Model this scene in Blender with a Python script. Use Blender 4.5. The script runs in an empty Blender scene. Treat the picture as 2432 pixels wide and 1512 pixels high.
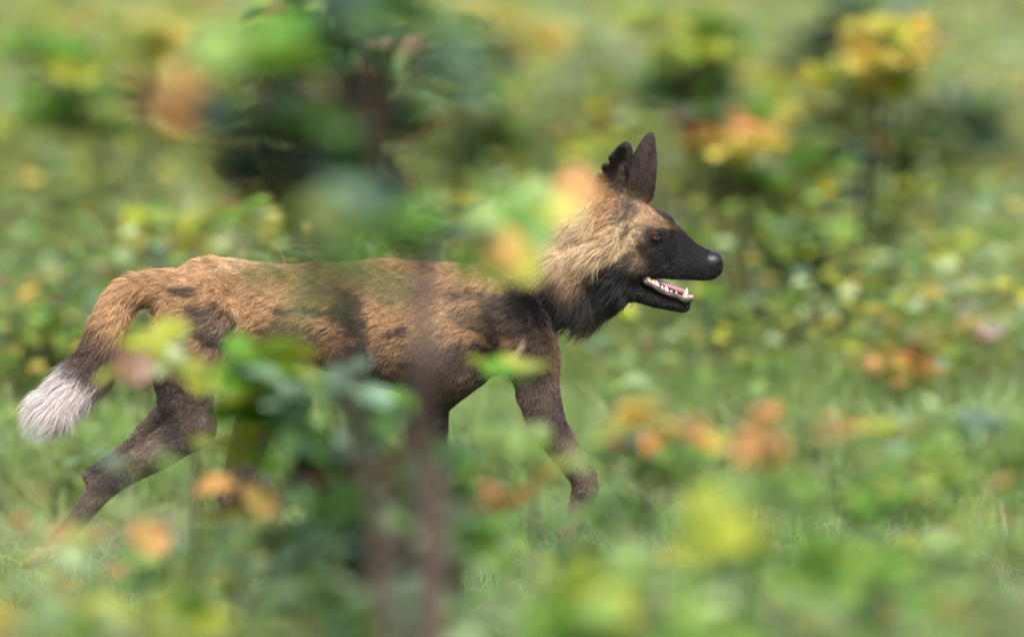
import bpy, math, random
import numpy as np
from mathutils import Vector, Matrix

random.seed(7)
rng = np.random.default_rng(7)
R = math.radians
scene = bpy.context.scene
C = scene.collection

# ------------------------------------------------------------------ camera
CAM = Vector((0.0, -10.0, 1.60))
AIM = Vector((0.0, 0.0, 0.56))
DIST = (AIM - CAM).length
PPM = 1150.0                                   # working units (2432-wide picture) per metre at the dog
WIDTH = 2432.0 / PPM
cam_d = bpy.data.cameras.new('camera')
cam = bpy.data.objects.new('camera', cam_d)
C.objects.link(cam)
cam.location = CAM
cam.rotation_euler = (AIM - CAM).to_track_quat('-Z', 'Y').to_euler()
cam_d.sensor_width = 36.0
cam_d.lens = 36.0 * DIST / WIDTH
cam_d.clip_start = 0.1
cam_d.clip_end = 600.0
cam_d.dof.use_dof = True
cam_d.dof.focus_distance = DIST - 0.03
cam_d.dof.aperture_fstop = 0.85
scene.camera = cam

# ------------------------------------------------------------------ sky, sun, exposure
SUN_DIR = Vector((0.10, -0.62, 0.80)).normalized()       # towards the sun
world = bpy.data.worlds.new('World')
scene.world = world
world.use_nodes = True
wn = world.node_tree
sky = wn.nodes.new('ShaderNodeTexSky')
sky.sky_type = 'NISHITA'
sky.sun_disc = False
sky.sun_elevation = math.asin(SUN_DIR.z)
sky.sun_rotation = math.atan2(SUN_DIR.x, SUN_DIR.y)
sky.dust_density = 4.0
sky.air_density = 1.0
sky.ozone_density = 1.0
wn.links.new(sky.outputs[0], wn.nodes['Background'].inputs[0])
wn.nodes['Background'].inputs[1].default_value = 0.10
sd = bpy.data.lights.new('sun', 'SUN')
sd.energy = 1.5
sd.angle = R(10)
sd.color = (1.0, 0.94, 0.86)
sun = bpy.data.objects.new('sun', sd)
C.objects.link(sun)
sun.rotation_euler = SUN_DIR.to_track_quat('Z', 'Y').to_euler()
vs = scene.view_settings
vs.view_transform = 'Standard'
vs.look = 'None'
vs.exposure = 1.8
vs.gamma = 1.0
scene.cycles.use_denoising = True
scene.cycles.max_bounces = 8
scene.cycles.diffuse_bounces = 3
scene.cycles.transparent_max_bounces = 8

# ------------------------------------------------------------------ pixel -> place
_fw = (AIM - CAM).normalized()
_rt = _fw.cross(Vector((0, 0, 1))).normalized()
_up = _rt.cross(_fw)
def W(px, py, y=0.0):
    """the point of the plane at depth y that the photograph shows at (px, py)"""
    d = _fw * DIST + _rt * ((px - 1216.0) / PPM) + _up * (-(py - 756.0) / PPM)
    t = (y - CAM.y) / d.y
    return CAM + d * t
def toPix(P):
    """array (n,3) -> px, py"""
    v = np.asarray(P, dtype=float) - np.array(CAM)
    d = v @ np.array(_fw)
    return 1216 + PPM * (v @ np.array(_rt)) * DIST / d, 756 - PPM * (v @ np.array(_up)) * DIST / d

# ------------------------------------------------------------------ small helpers
def tag(o, label=None, cat=None, group=None, kind=None):
    if label: o['label'] = label
    if cat: o['category'] = cat
    if group: o['group'] = group
    if kind: o['kind'] = kind
    return o
def link(name, me, parent=None):
    o = bpy.data.objects.new(name, me)
    C.objects.link(o)
    if parent is not None:
        o.parent = parent
        o.matrix_parent_inverse = Matrix.Translation(-parent.location)
    return o
def empty(name, loc):
    o = bpy.data.objects.new(name, None)
    C.objects.link(o)
    o.location = loc
    o.empty_display_size = 0.1
    return o
def mesh(name, v, f, mat=None, smooth=True, col=None):
    me = bpy.data.meshes.new(name)
    v = np.asarray(v, dtype=np.float32)
    if isinstance(f, np.ndarray):
        n, k = f.shape
        me.vertices.add(len(v)); me.vertices.foreach_set('co', v.ravel())
        me.loops.add(n * k); me.loops.foreach_set('vertex_index', f.astype(np.int32).ravel())
        me.polygons.add(n)
        me.polygons.foreach_set('loop_start', np.arange(0, n * k, k, dtype=np.int32))
        me.update(calc_edges=True)
    else:
        me.from_pydata(v.tolist(), [], f)
    if smooth:
        me.polygons.foreach_set('use_smooth', np.ones(len(me.polygons), dtype=bool))
    if col is not None:
        a = me.attributes.new('col', 'FLOAT_COLOR', 'POINT')
        c = np.ones((len(v), 4), dtype=np.float32); c[:, :3] = col
        a.data.foreach_set('color', c.ravel())
    if mat is not None:
        me.materials.append(mat)
    me.validate()
    me.update()
    return me
def tube(points, radii, seg=8):
    """closed tapered tube along a polyline -> verts, faces"""
    pts = [Vector(p) for p in points]
    V, F = [], []
    ref = Vector((0, 1, 0.2)).normalized()
    for i, p in enumerate(pts):
        t = (pts[min(i + 1, len(pts) - 1)] - pts[max(i - 1, 0)]).normalized()
        if abs(t.dot(ref)) > 0.95: ref = Vector((1, 0, 0.1)).normalized()
        a = t.cross(ref).normalized(); b = t.cross(a)
        for k in range(seg):
            an = 2 * math.pi * k / seg
            V.append(p + (a * math.cos(an) + b * math.sin(an)) * radii[i])
    for i in range(len(pts) - 1):
        for k in range(seg):
            F.append((i * seg + k, i * seg + (k + 1) % seg, (i + 1) * seg + (k + 1) % seg, (i + 1) * seg + k))
    F.append(tuple(range(seg - 1, -1, -1)))
    F.append(tuple(range((len(pts) - 1) * seg, len(pts) * seg)))
    return V, F
def smoothline(points, n):
    """Catmull-Rom through points, n samples per span"""
    P = [np.array(p, dtype=float) for p in points]
    P = [2 * P[0] - P[1]] + P + [2 * P[-1] - P[-2]]
    out = []
    for i in range(1, len(P) - 2):
        for k in range(n):
            t = k / n
            out.append(0.5 * ((2 * P[i]) + (-P[i-1] + P[i+1]) * t + (2*P[i-1] - 5*P[i] + 4*P[i+1] - P[i+2]) * t*t + (-P[i-1] + 3*P[i] - 3*P[i+1] + P[i+2]) * t**3))
    out.append(P[-2])
    return out

# ------------------------------------------------------------------ materials
def new_mat(name):
    m = bpy.data.materials.new(name); m.use_nodes = True
    nt = m.node_tree
    return m, nt, nt.nodes['Principled BSDF']
def noise(nt, scale, detail=4.0, coord='Object'):
    tc = nt.nodes.new('ShaderNodeTexCoord'); n = nt.nodes.new('ShaderNodeTexNoise')
    n.inputs['Scale'].default_value = scale; n.inputs['Detail'].default_value = detail
    nt.links.new(tc.outputs[coord], n.inputs['Vector'])
    return n
def ramp(nt, src, stops):
    r = nt.nodes.new('ShaderNodeValToRGB')
    while len(r.color_ramp.elements) < len(stops): r.color_ramp.elements.new(0.5)
    for e, (p, c) in zip(r.color_ramp.elements, stops): e.position = p; e.color = (*c, 1)
    nt.links.new(src, r.inputs[0])
    return r
def bump(nt, b, src, strength, dist):
    bp = nt.nodes.new('ShaderNodeBump')
    bp.inputs['Strength'].default_value = strength; bp.inputs['Distance'].default_value = dist
    nt.links.new(src, bp.inputs['Height']); nt.links.new(bp.outputs[0], b.inputs['Normal'])
def plain(name, stops, scale=40.0, rough=0.6, bumpd=0.0, spec=0.5):
    m, nt, b = new_mat(name)
    n = noise(nt, scale)
    r = ramp(nt, n.outputs['Fac'], stops)
    nt.links.new(r.outputs[0], b.inputs['Base Color'])
    b.inputs['Roughness'].default_value = rough
    b.inputs['Specular IOR Level'].default_value = spec
    if bumpd: bump(nt, b, n.outputs['Fac'], 0.6, bumpd)
    return m
def leafy(name, source, rough=0.42, trans=0.38):
    """leaf surface: colour from a vertex attribute or from the object's own colour, some light passing through"""
    m, nt, b = new_mat(name)
    if source == 'attribute':
        a = nt.nodes.new('ShaderNodeAttribute'); a.attribute_name = 'col'; src = a.outputs['Color']
    else:
        a = nt.nodes.new('ShaderNodeObjectInfo'); src = a.outputs['Color']
    n = noise(nt, 60.0, 3.0)
    mr = nt.nodes.new('ShaderNodeMapRange'); mr.inputs[3].default_value = 0.72; mr.inputs[4].default_value = 1.28
    nt.links.new(n.outputs['Fac'], mr.inputs[0])
    mul = nt.nodes.new('ShaderNodeVectorMath'); mul.operation = 'SCALE'
    nt.links.new(src, mul.inputs[0]); nt.links.new(mr.outputs[0], mul.inputs['Scale'])
    nt.links.new(mul.outputs[0], b.inputs['Base Color'])
    b.inputs['Roughness'].default_value = rough
    t = nt.nodes.new('ShaderNodeBsdfTranslucent')
    g = nt.nodes.new('ShaderNodeVectorMath'); g.operation = 'MULTIPLY'; g.inputs[1].default_value = (1.25, 1.15, 0.6)
    nt.links.new(mul.outputs[0], g.inputs[0]); nt.links.new(g.outputs[0], t.inputs['Color'])
    mx = nt.nodes.new('ShaderNodeMixShader'); mx.inputs[0].default_value = trans
    nt.links.new(b.outputs[0], mx.inputs[1]); nt.links.new(t.outputs[0], mx.inputs[2])
    nt.links.new(mx.outputs[0], nt.nodes['Material Output'].inputs[0])
    return m
M = {}
M['leaf'] = leafy('leaf_surface', 'object')
M['foliage'] = leafy('foliage_surface', 'attribute')
M['grass'] = leafy('grass_blade', 'attribute', 0.55, 0.35)
M['bark'] = plain('bark', [(0.3, (0.035, 0.024, 0.020)), (0.7, (0.12, 0.09, 0.075))], 90.0, 0.85, 0.004, 0.2)
M['bark_dark'] = plain('bark_dark', [(0.3, (0.012, 0.008, 0.007)), (0.7, (0.042, 0.029, 0.025))], 90.0, 0.85, 0.004, 0.2)
M['nose'] = plain('nose_skin', [(0.3, (0.012, 0.012, 0.016)), (0.7, (0.010, 0.010, 0.012))], 420.0, 0.30, 0.0014, 0.3)
M['lip'] = plain('lip_skin', [(0.3, (0.02, 0.014, 0.015)), (0.7, (0.05, 0.035, 0.036))], 300.0, 0.38, 0.0005)
M['lid'] = plain('eyelid_skin', [(0.3, (0.010, 0.008, 0.008)), (0.7, (0.022, 0.018, 0.018))], 300.0, 0.7, 0.0, 0.2)
M['gum'] = plain('gum', [(0.35, (0.13, 0.055, 0.058)), (0.7, (0.24, 0.12, 0.12))], 120.0, 0.3)
M['tongue'] = plain('tongue', [(0.35, (0.30, 0.13, 0.15)), (0.7, (0.42, 0.22, 0.24))], 200.0, 0.35, 0.0006)
M['tooth'] = plain('tooth_enamel', [(0.35, (0.34, 0.27, 0.18)), (0.65, (0.52, 0.46, 0.36))], 150.0, 0.25)
M['iris'] = plain('iris', [(0.35, (0.04, 0.015, 0.007)), (0.65, (0.13, 0.05, 0.018))], 400.0, 0.12)
M['pupil'] = plain('pupil', [(0.3, (0.004, 0.004, 0.004)), (0.7, (0.008, 0.008, 0.008))], 50.0, 0.08)
M['claw'] = plain('claw', [(0.3, (0.015, 0.012, 0.01)), (0.7, (0.05, 0.04, 0.035))], 200.0, 0.4)


# ------------------------------------------------------------------ the ground
m, nt, b = new_mat('savanna_soil')
n1 = noise(nt, 0.9, 6.0); n2 = noise(nt, 14.0, 6.0)
r1 = ramp(nt, n1.outputs['Fac'], [(0.35, (0.10, 0.085, 0.055)), (0.55, (0.12, 0.125, 0.06)), (0.7, (0.08, 0.11, 0.04))])
r2 = ramp(nt, n2.outputs['Fac'], [(0.3, (0.55, 0.5, 0.45)), (0.7, (1.2, 1.2, 1.15))])
mm = nt.nodes.new('ShaderNodeMix'); mm.data_type = 'RGBA'; mm.blend_type = 'MULTIPLY'; mm.inputs[0].default_value = 1.0
nt.links.new(r1.outputs[0], mm.inputs[6]); nt.links.new(r2.outputs[0], mm.inputs[7])
nt.links.new(mm.outputs[2], b.inputs['Base Color']); b.inputs['Roughness'].default_value = 0.95
bump(nt, b, n2.outputs['Fac'], 0.8, 0.03)
gx = np.concatenate([np.linspace(-220, -12, 20), np.linspace(-11, 11, 60), np.linspace(12, 220, 20)])
gy = np.concatenate([np.linspace(-60, -12, 8), np.linspace(-11, 30, 90), np.linspace(32, 320, 40)])
GX, GY = np.meshgrid(gx, gy, indexing='ij')
def gz(x, y):
    x = np.asarray(x, dtype=float); y = np.asarray(y, dtype=float)
    rise = np.clip(y - 9, 0, None) * 0.035                       # the land rises gently beyond the thicket
    return rise + 0.015 * np.sin(x * 2.1 + 0.7) * np.sin(y * 1.7) + 0.03 * np.sin(x * 0.6 + y * 0.4)  - 0.02
gi = np.arange(GX.size).reshape(GX.shape)
gf = np.stack([gi[:-1, :-1], gi[1:, :-1], gi[1:, 1:], gi[:-1, 1:]], -1).reshape(-1, 4)
ground = link('ground', mesh('ground', np.stack([GX, GY, gz(GX, GY)], -1).reshape(-1, 3), gf, m))
tag(ground, kind='structure')

# ------------------------------------------------------------------ grass: arching blades, one mass
def in_view(x, y, margin=0.25):
    return np.abs(x) < (WIDTH / 2 + margin) * (y + 10) / 10.0
def grass(n, y0, y1, hmin, hmax, wid, cols, probs, seed):
    r = np.random.default_rng(seed)
    y = y0 + (y1 - y0) * r.random(n * 3); x = r.uniform(-1, 1, n * 3) * 1.75 * (y + 10) / 10
    # clumped: blades gather in tufts
    k = r.random(n * 3) < np.clip(0.5 + 0.5 * np.sin(x * 3.1 + 1.3 * np.sin(y * 2.2)) * np.sin(y * 2.7 + x), 0.12, 1)
    if y1 < 0:                                                    # before the dog: in open tufts, none where the stump stands
        k = r.random(n * 3) < np.clip(0.45 + 0.75 * np.sin(x * 5.3 + 0.6) * np.sin(y * 2.9 + x * 2.0), 0.03, 1)
        k &= np.abs(x + 0.16) > 0.17
    x, y = x[k][:n], y[k][:n]; n = len(x)
    P = np.stack([x, y, gz(x, y) - 0.01], 1)
    a = r.uniform(0, 2 * np.pi, n); lean = r.uniform(0.35, 1.5, n); h = r.uniform(hmin, hmax, n)
    d = np.stack([np.cos(a), 0.35 * np.sin(a), np.zeros(n)], 1); s = np.stack([-d[:, 1], d[:, 0], np.zeros(n)], 1)
    w = wid * r.uniform(0.6, 1.4, n)
    up = np.array((0, 0, 1.0))
    V = np.empty((n, 7, 3))
    for i, (t, ww) in enumerate(((0, 1.0), (0.45, 0.9), (0.8, 0.6))):
        c = P + d * (lean * h * t ** 1.8)[:, None] + up * (h * (t - 0.35 * lean * t ** 2.4))[:, None]
        V[:, 2 * i] = c - s * (w * ww / 2)[:, None]; V[:, 2 * i + 1] = c + s * (w * ww / 2)[:, None]
    V[:, 6] = P + d * (lean * h)[:, None] + up * (h * (1 - 0.35 * lean))[:, None]
    q = np.arange(n)[:, None] * 7
    F = np.concatenate([q + np.array([[0, 1, 3]]), q + np.array([[0, 3, 2]]), q + np.array([[2, 3, 5]]), q + np.array([[2, 5, 4]]), q + np.array([[4, 5, 6]])])
    ci = r.choice(len(cols), n, p=np.array(probs) / sum(probs))
    cc = np.array(cols)[ci] * r.uniform(0.75, 1.25, n)[:, None]
    return V.reshape(-1, 3), F, np.repeat(cc, 7, 0)
GC = [(0.25, 0.38, 0.090), (0.16, 0.30, 0.065), (0.35, 0.44, 0.18), (0.40, 0.40, 0.26), (0.17, 0.28, 0.15)]
parts_ = [grass(17000, -1.2, 1.2, 0.06, 0.17, 0.007, GC, (4, 4, 2, 1, 3), 41), grass(18000, 1.1, 3.4, 0.12, 0.40, 0.009, GC, (4, 3, 3, 2, 2), 40), grass(2600, -3.4, -1.5, 0.25, 0.55, 0.010, GC, (4, 3, 3, 2, 2), 45), grass(1300, -3.2, -1.8, 0.5, 0.85, 0.010, GC, (4, 3, 3, 2, 2), 44), grass(36000, 3.0, 14.0, 0.15, 0.42, 0.012, GC, (4, 3, 4, 3, 2), 42), grass(24000, 14.0, 48.0, 0.25, 0.60, 0.030, GC, (4, 3, 4, 3, 2), 43)]
off = 0; Vg, Fg, Cg = [], [], []
for v_, f_, c_ in parts_:
    Vg.append(v_); Fg.append(f_ + off); Cg.append(c_); off += len(v_)
g = link('grass', mesh('grass', np.concatenate(Vg), np.concatenate(Fg), M['grass'], False, np.concatenate(Cg)))
tag(g, 'light green and straw coloured grass covering the ground under the shrubs', 'grass', kind='stuff')


# ------------------------------------------------------------------ the wild dog: one continuous body grown from a distance field
VX = 0.0034
lo = np.array([-1.10, -0.150, -0.03]); hi = np.array([0.50, 0.150, 0.98])
N = np.ceil((hi - lo) / VX).astype(int) + 1
ax = [lo[i] + VX * np.arange(N[i]) for i in range(3)]
field = np.full(N, 0.2, dtype=np.float32)
def window(bmin, bmax):
    s = []
    for i in range(3):
        a = max(0, int((bmin[i] - lo[i]) / VX)); b = min(N[i], int((bmax[i] - lo[i]) / VX) + 2)
        s.append(slice(a, max(b, a + 1)))
    return tuple(s)
def coords(s):
    return np.meshgrid(ax[0][s[0]], ax[1][s[1]], ax[2][s[2]], indexing='ij', sparse=True)
def smin(a, b, k):
    h = np.clip(0.5 + 0.5 * (b - a) / k, 0, 1)
    return b * (1 - h) + a * h - k * h * (1 - h)
def cone(a, b, ra, rb, k=0.03, ky=1.0, cut=False):
    """add a round tapered limb from a to b; ky flattens it sideways about its own line"""
    a = np.array(a, dtype=float); b = np.array(b, dtype=float)
    m = max(ra, rb) + 0.03 + k
    s = window(np.minimum(a, b) - m, np.maximum(a, b) + m)
    X, Y, Z = coords(s)
    ab = b - a; L2 = ab @ ab + 1e-12
    t = np.clip(((X - a[0]) * ab[0] + (Y - a[1]) * ab[1] + (Z - a[2]) * ab[2]) / L2, 0, 1)
    d = np.sqrt((X - a[0] - t * ab[0]) ** 2 + ((Y - a[1] - t * ab[1]) / ky) ** 2 + (Z - a[2] - t * ab[2]) ** 2) - (ra + (rb - ra) * t)
    d = d * (0.5 + 0.5 * ky) if ky < 1 else d
    if cut:
        field[s] = -smin(-field[s], d, k)
    else:
        field[s] = smin(field[s], d, k)
def chain(pts, k=0.03, ky=1.0, cut=False):
    """pts: (px, py, y, radius in picture units)"""
    global field
    q = [(np.array(W(p[0], p[1], p[2])), p[3] / PPM) for p in pts]
    if cut:
        for (a, ra), (b, rb) in zip(q, q[1:]): cone(a, b, ra, rb, k, ky, cut)
        return
    whole = field
    field = np.full(N, 0.2, dtype=np.float32)          # the limb on its own first, so that its joints do not swell
    for (a, ra), (b, rb) in zip(q, q[1:]):
        cone(a, b, ra, rb, 0.004, ky)
    m = max(r for _, r in q) + 0.05 + k
    pp = np.array([p for p, _ in q])
    s = window(pp.min(0) - m, pp.max(0) + m)
    whole[s] = smin(whole[s], field[s], k)
    field = whole
def ellipsoid(c, axes, radii, k=0.015, cut=False, taper=0.0):
    """axes: 3x3 rows"""
    A = np.array(axes); c = np.array(c); m = max(radii) + 0.02 + k
    s = window(c - m, c + m)
    X, Y, Z = coords(s)
    X = X - c[0]; Y = Y - c[1]; Z = Z - c[2]
    q = [(A[i][0] * X + A[i][1] * Y + A[i][2] * Z) / radii[i] for i in range(3)]
    if taper: q[1] = q[1] / np.clip(1 - taper * q[0], 0.3, 2)
    n0 = np.sqrt(q[0] ** 2 + q[1] ** 2 + q[2] ** 2)
    n1 = np.sqrt((q[0] / radii[0]) ** 2 + (q[1] / radii[1]) ** 2 + (q[2] / radii[2]) ** 2)
    d = n0 * (n0 - 1) / np.maximum(n1, 1e-6)
    if cut: field[s] = -smin(-field[s], d, k)
    else: field[s] = smin(field[s], d, k)

# trunk
chain([(440, 722, 0, 78), (500, 722, 0, 108), (650, 738, 0, 104), (760, 748, 0, 118), (900, 766, 0, 146), (1040, 788, 0, 160), (1140, 770, 0, 122), (1230, 775, 0, 82)], 0.05, 0.70)
# neck
chain([(1120, 745, 0, 92), (1215, 734, 0, 56), (1295, 712, 0, 56), (1370, 656, 0, 72), (1430, 610, 0, 76)], 0.035, 0.85)
# shoulder blades, thighs
for sgn in (-1, 1):
    cone(W(1140, 690, sgn * 0.055), W(1262, 838, sgn * 0.070), 0.045, 0.044, 0.05, 0.75)
# near fore leg, reaching forward
NF = -0.072
chain([(1215, 770, NF, 72), (1268, 868, NF, 55), (1278, 935, NF, 47), (1300, 1010, NF, 42), (1350, 1078, NF - 0.004, 33), (1384, 1132, NF - 0.004, 27), (1390, 1158, NF - 0.004, 27), (1368, 1230, NF, 20), (1352, 1262, NF, 23)], 0.03)
# far fore leg under the chest
FF = 0.070
chain([(1090, 850, FF, 80), (1012, 945, FF, 55), (1018, 1020, FF, 43), (1024, 1110, FF, 33), (1026, 1195, FF, 28), (1022, 1225, FF, 27), (1010, 1320, FF, 21), (1012, 1370, FF, 24)], 0.03)
# near hind leg, pushing off behind
NH = -0.070
chain([(470, 745, NH, 88), (440, 860, NH, 82), (440, 950, NH, 62), (458, 1008, NH, 48)], 0.04, 0.75)
chain([(458, 1012, NH, 48), (380, 1068, NH, 41), (300, 1118, NH, 30), (240, 1160, NH, 27), (170, 1252, NH, 19), (128, 1300, NH, 21)], 0.02)
chain([(375, 985, NH, 16), (300, 1062, NH, 9), (212, 1128, NH, 13), (240, 1160, NH, 24)], 0.014)
# far hind leg, swung forward under the belly
FH = 0.070
chain([(500, 750, FH, 88), (560, 860, FH, 80), (620, 965, FH, 50), (585, 1070, FH, 36), (548, 1180, FH, 26), (580, 1310, FH, 19), (600, 1360, FH, 22)], 0.035, 0.85)
# paws: a pad and four toes, each with a bend
CLAWS = []
def paw(px, py, y, dx, dy, r):
    """paw whose toes point along (dx, dy) in the picture"""
    for j, off in enumerate((-0.021, -0.007, 0.007, 0.021)):
        ln = 1.0 if j in (1, 2) else 0.82
        a = W(px, py, y + off * 0.8); b = W(px + dx * 0.55 * ln, py + dy * 0.55 * ln - 6, y + off * 1.2); c = W(px + dx * ln, py + dy * ln + 4, y + off * 1.35)
        cone(a, b, r / PPM, r * 0.9 / PPM, 0.008); cone(b, c, r * 0.9 / PPM, r * 0.72 / PPM, 0.006)
        e = W(px + dx * (ln + 0.35), py + dy * (ln + 0.35) + 10, y + off * 1.4)
        CLAWS.append((c, e))
paw(1348, 1272, NF, -6, 36, 15)
paw(1016, 1384, FF, 44, 6, 15)
paw(112, 1316, NH, -44, 18, 14)
paw(604, 1374, FH, 44, 6, 15)
# tail
TAIL = smoothline([W(425, 690, 0), W(365, 684, 0), (W(302, 702, 0.0)), W(258, 772, -0.005), W(235, 845, -0.01), W(178, 915, -0.015), W(116, 978, -0.02)], 6)
TR = np.interp(np.linspace(0, 1, len(TAIL)), [0, 0.3, 0.7, 1], [32, 22, 18, 8]) / PPM
for i in range(len(TAIL) - 1):
    cone(TAIL[i], TAIL[i + 1], TR[i], TR[i + 1], 0.02)
# head: skull, brow, cheeks, muzzle, lips
chain([(1440, 560, 0, 76), (1500, 545, 0, 66), (1548, 550, 0, 52)], 0.03, 0.92)
chain([(1552, 562, 0, 52), (1585, 580, 0, 48), (1640, 616, 0, 38), (1676, 627, 0, 33), (1688, 632, 0, 30)], 0.018, 0.84)
chain([(1530, 612, 0, 44), (1600, 630, 0, 33), (1672, 638, 0, 25)], 0.014, 1.0)
for sgn in (-1, 1):
    chain([(1440, 620, sgn * 0.036, 54), (1500, 620, sgn * 0.034, 40), (1560, 618, sgn * 0.020, 26)], 0.03)
    chain([(1545, 545, sgn * 0.030, 20), (1580, 530, sgn * 0.022, 14)], 0.02)              # brow ridge
    cone(W(1556, 560, sgn * 0.049), W(1556, 560, sgn * 0.075), 0.0075, 0.012, 0.006, cut=True)   # eye socket
# lower jaw and throat
chain([(1440, 655, 0, 52), (1505, 678, 0, 32), (1560, 705, 0, 24), (1622, 724, 0, 18)], 0.012, 1.2)
chain([(1370, 700, 0, 62), (1450, 668, 0, 50)], 0.03)
# gape: the open mouth between the jaws
def W3(px, py): return np.array(W(px, py, 0))
for (x0, y0, x1, y1, r0, r1) in ((1530, 655, 1580, 670, 3, 10), (1580, 672, 1680, 692, 12, 20)):
    cone(W3(x0, y0), W3(x1, y1), r0 / PPM, r1 / PPM, 0.004, 4.0, cut=True)
# ears: large round cups
EARS = []
def unit(v): v = np.array(v, dtype=float); return v / np.linalg.norm(v)
def ear(base, tip, nrm, w, d, y0, y1):
    b = np.array(W(*base, y0)); t = np.array(W(*tip, y1)); u = unit(t - b); n = unit(nrm); n = unit(n - u * (n @ u)); s = np.cross(u, n)
    h = np.linalg.norm(t - b) / 2; c = (b + t) / 2
    ellipsoid(c, (u, s, n), (h, w, d), 0.012, taper=0.42)
    ellipsoid(c + n * d * 0.80 + u * h * 0.04, (u, s, n), (h * 0.97, w * 0.88, d * 1.02), 0.004, cut=True, taper=0.42)
    # only the cup itself is hollowed, not the skull behind it
    EARS.append((c, u, s, n, h, w, d))
ear((1418, 575), (1490, 338), (-0.35, -0.92, 0.15), 0.046, 0.033, -0.052, -0.085)
ear((1500, 530), (1546, 316), (0.62, 0.76, 0.10), 0.032, 0.030, 0.045, 0.075)
for (ex, ey, er_) in ((1446, 384, 7), (1431, 408, 6), (1424, 426, 4)):                     # torn edge of the near ear
    cone(W(ex - 3, ey, -0.12), W(ex - 3, ey, -0.03), er_ / PPM, er_ / PPM, 0.003, cut=True)
# the skull again under the ears, so the hollows stop at the head
chain([(1440, 566, 0, 70), (1500, 549, 0, 62)], 0.012, 0.85)

# ---- surface nets
def surface(f):
    s = f < 0
    corner = [s[:-1, :-1, :-1], s[1:, :-1, :-1], s[:-1, 1:, :-1], s[1:, 1:, :-1], s[:-1, :-1, 1:], s[1:, :-1, 1:], s[:-1, 1:, 1:], s[1:, 1:, 1:]]
    cnt = sum(c.astype(np.int8) for c in corner)
    act = (cnt > 0) & (cnt < 8)
    idx = np.argwhere(act)
    ids = np.full(act.shape, -1, dtype=np.int32); ids[act] = np.arange(len(idx))
    offs = np.array([(i & 1, i >> 1 & 1, i >> 2 & 1) for i in range(8)])
    val = np.stack([f[idx[:, 0] + o[0], idx[:, 1] + o[1], idx[:, 2] + o[2]] for o in offs], 1)
    acc = np.zeros((len(idx), 3)); n = np.zeros(len(idx))
    for i in range(8):
        for b in (1, 2, 4):
            j = i | b
            if i & b: continue
            cr = (val[:, i] < 0) != (val[:, j] < 0)
            t = np.where(cr, val[:, i] / np.where(cr, val[:, i] - val[:, j], 1), 0)
            p = offs[i] + (offs[j] - offs[i]) * t[:, None]
            acc += np.where(cr[:, None], p, 0); n += cr
    V = lo + (idx + acc / n[:, None]) * VX
    F = []
    for a in range(3):
        b, c = (a + 1) % 3, (a + 2) % 3
        sl0 = [slice(1, -1)] * 3; sl0[a] = slice(0, -1); sl1 = list(sl0); sl1[a] = slice(1, None)
        s0, s1 = s[tuple(sl0)], s[tuple(sl1)]
        cr = np.argwhere(s0 != s1)
        inside = s0[tuple(cr.T)]
        base = cr.copy(); base[:, b] += 1; base[:, c] += 1
        def cell(db, dc):
            q = base.copy(); q[:, b] -= db; q[:, c] -= dc
            return ids[tuple(q.T)]
        q = np.stack([cell(1, 1), cell(0, 1), cell(0, 0), cell(1, 0)], 1)
        q[~inside] = q[~inside][:, ::-1]
        F.append(q)
    return V, np.concatenate(F)
BV, BF = surface(field)
# keep only the largest connected piece (drop crumbs left by the hollows)
lab = np.arange(len(BV))
E = np.concatenate([BF[:, [0, 1]], BF[:, [1, 2]], BF[:, [2, 3]], BF[:, [3, 0]]])
for _ in range(4000):
    m = np.minimum(lab[E[:, 0]], lab[E[:, 1]]); old = lab.copy()
    np.minimum.at(lab, E[:, 0], m); np.minimum.at(lab, E[:, 1], m)
    lab = lab[lab]
    if (lab == old).all(): break
big = np.bincount(lab).argmax()
keep = lab == big
remap = np.cumsum(keep) - 1
BF = remap[BF[keep[BF].all(1)]]; BV = BV[keep]
E = np.concatenate([BF[:, [0, 1]], BF[:, [1, 2]], BF[:, [2, 3]], BF[:, [3, 0]]])
deg = np.bincount(E.ravel(), minlength=len(BV))[:, None]
for lam in (0.5, -0.45, 0.5, -0.45):
    s = np.zeros_like(BV)
    for i in range(3):
        s[:, i] = np.bincount(E[:, 0], BV[E[:, 1], i], len(BV)) + np.bincount(E[:, 1], BV[E[:, 0], i], len(BV))
    BV = BV + lam * (s / deg - BV)
def normals(V, F):
    n = np.cross(V[F[:, 2]] - V[F[:, 0]], V[F[:, 3]] - V[F[:, 1]])
    vn = np.zeros_like(V)
    for k in range(4):
        for i in range(3): vn[:, i] += np.bincount(F[:, k], n[:, i], len(V))
    return vn / (np.linalg.norm(vn, axis=1, keepdims=True) + 1e-12), np.linalg.norm(n, axis=1) / 2
BN, FA = normals(BV, BF)

# ---- coat: colour patches of this animal, by place on the body
def sg(x): return 1 / (1 + np.exp(-np.clip(x, -30, 30)))
def blob(px, py, cx, cy, rx, ry, rot=0.0, soft=0.25):
    c, s = math.cos(rot), math.sin(rot)
    u = ((px - cx) * c + (py - cy) * s) / rx; v = (-(px - cx) * s + (py - cy) * c) / ry
    return sg((1 - np.sqrt(u * u + v * v)) / soft * 2.2)
def wob(P, f, seed):
    r = np.random.default_rng(seed); out = np.zeros(len(P))
    for a in (1.0, 0.6, 0.4):
        for _ in range(4):
            d = r.normal(size=3); d *= f / a / np.linalg.norm(d)
            out += a * np.sin(P @ d + r.uniform(0, 6.28))
    return out / 4.5
TAN = np.array((0.41, 0.245, 0.120)); PALE = np.array((0.56, 0.42, 0.25)); BLK = np.array((0.008, 0.0065, 0.007)); BRN = np.array((0.070, 0.048, 0.040)); WHT = np.array((0.60, 0.54, 0.53)); GRZ = np.array((0.13, 0.095, 0.075))
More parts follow.
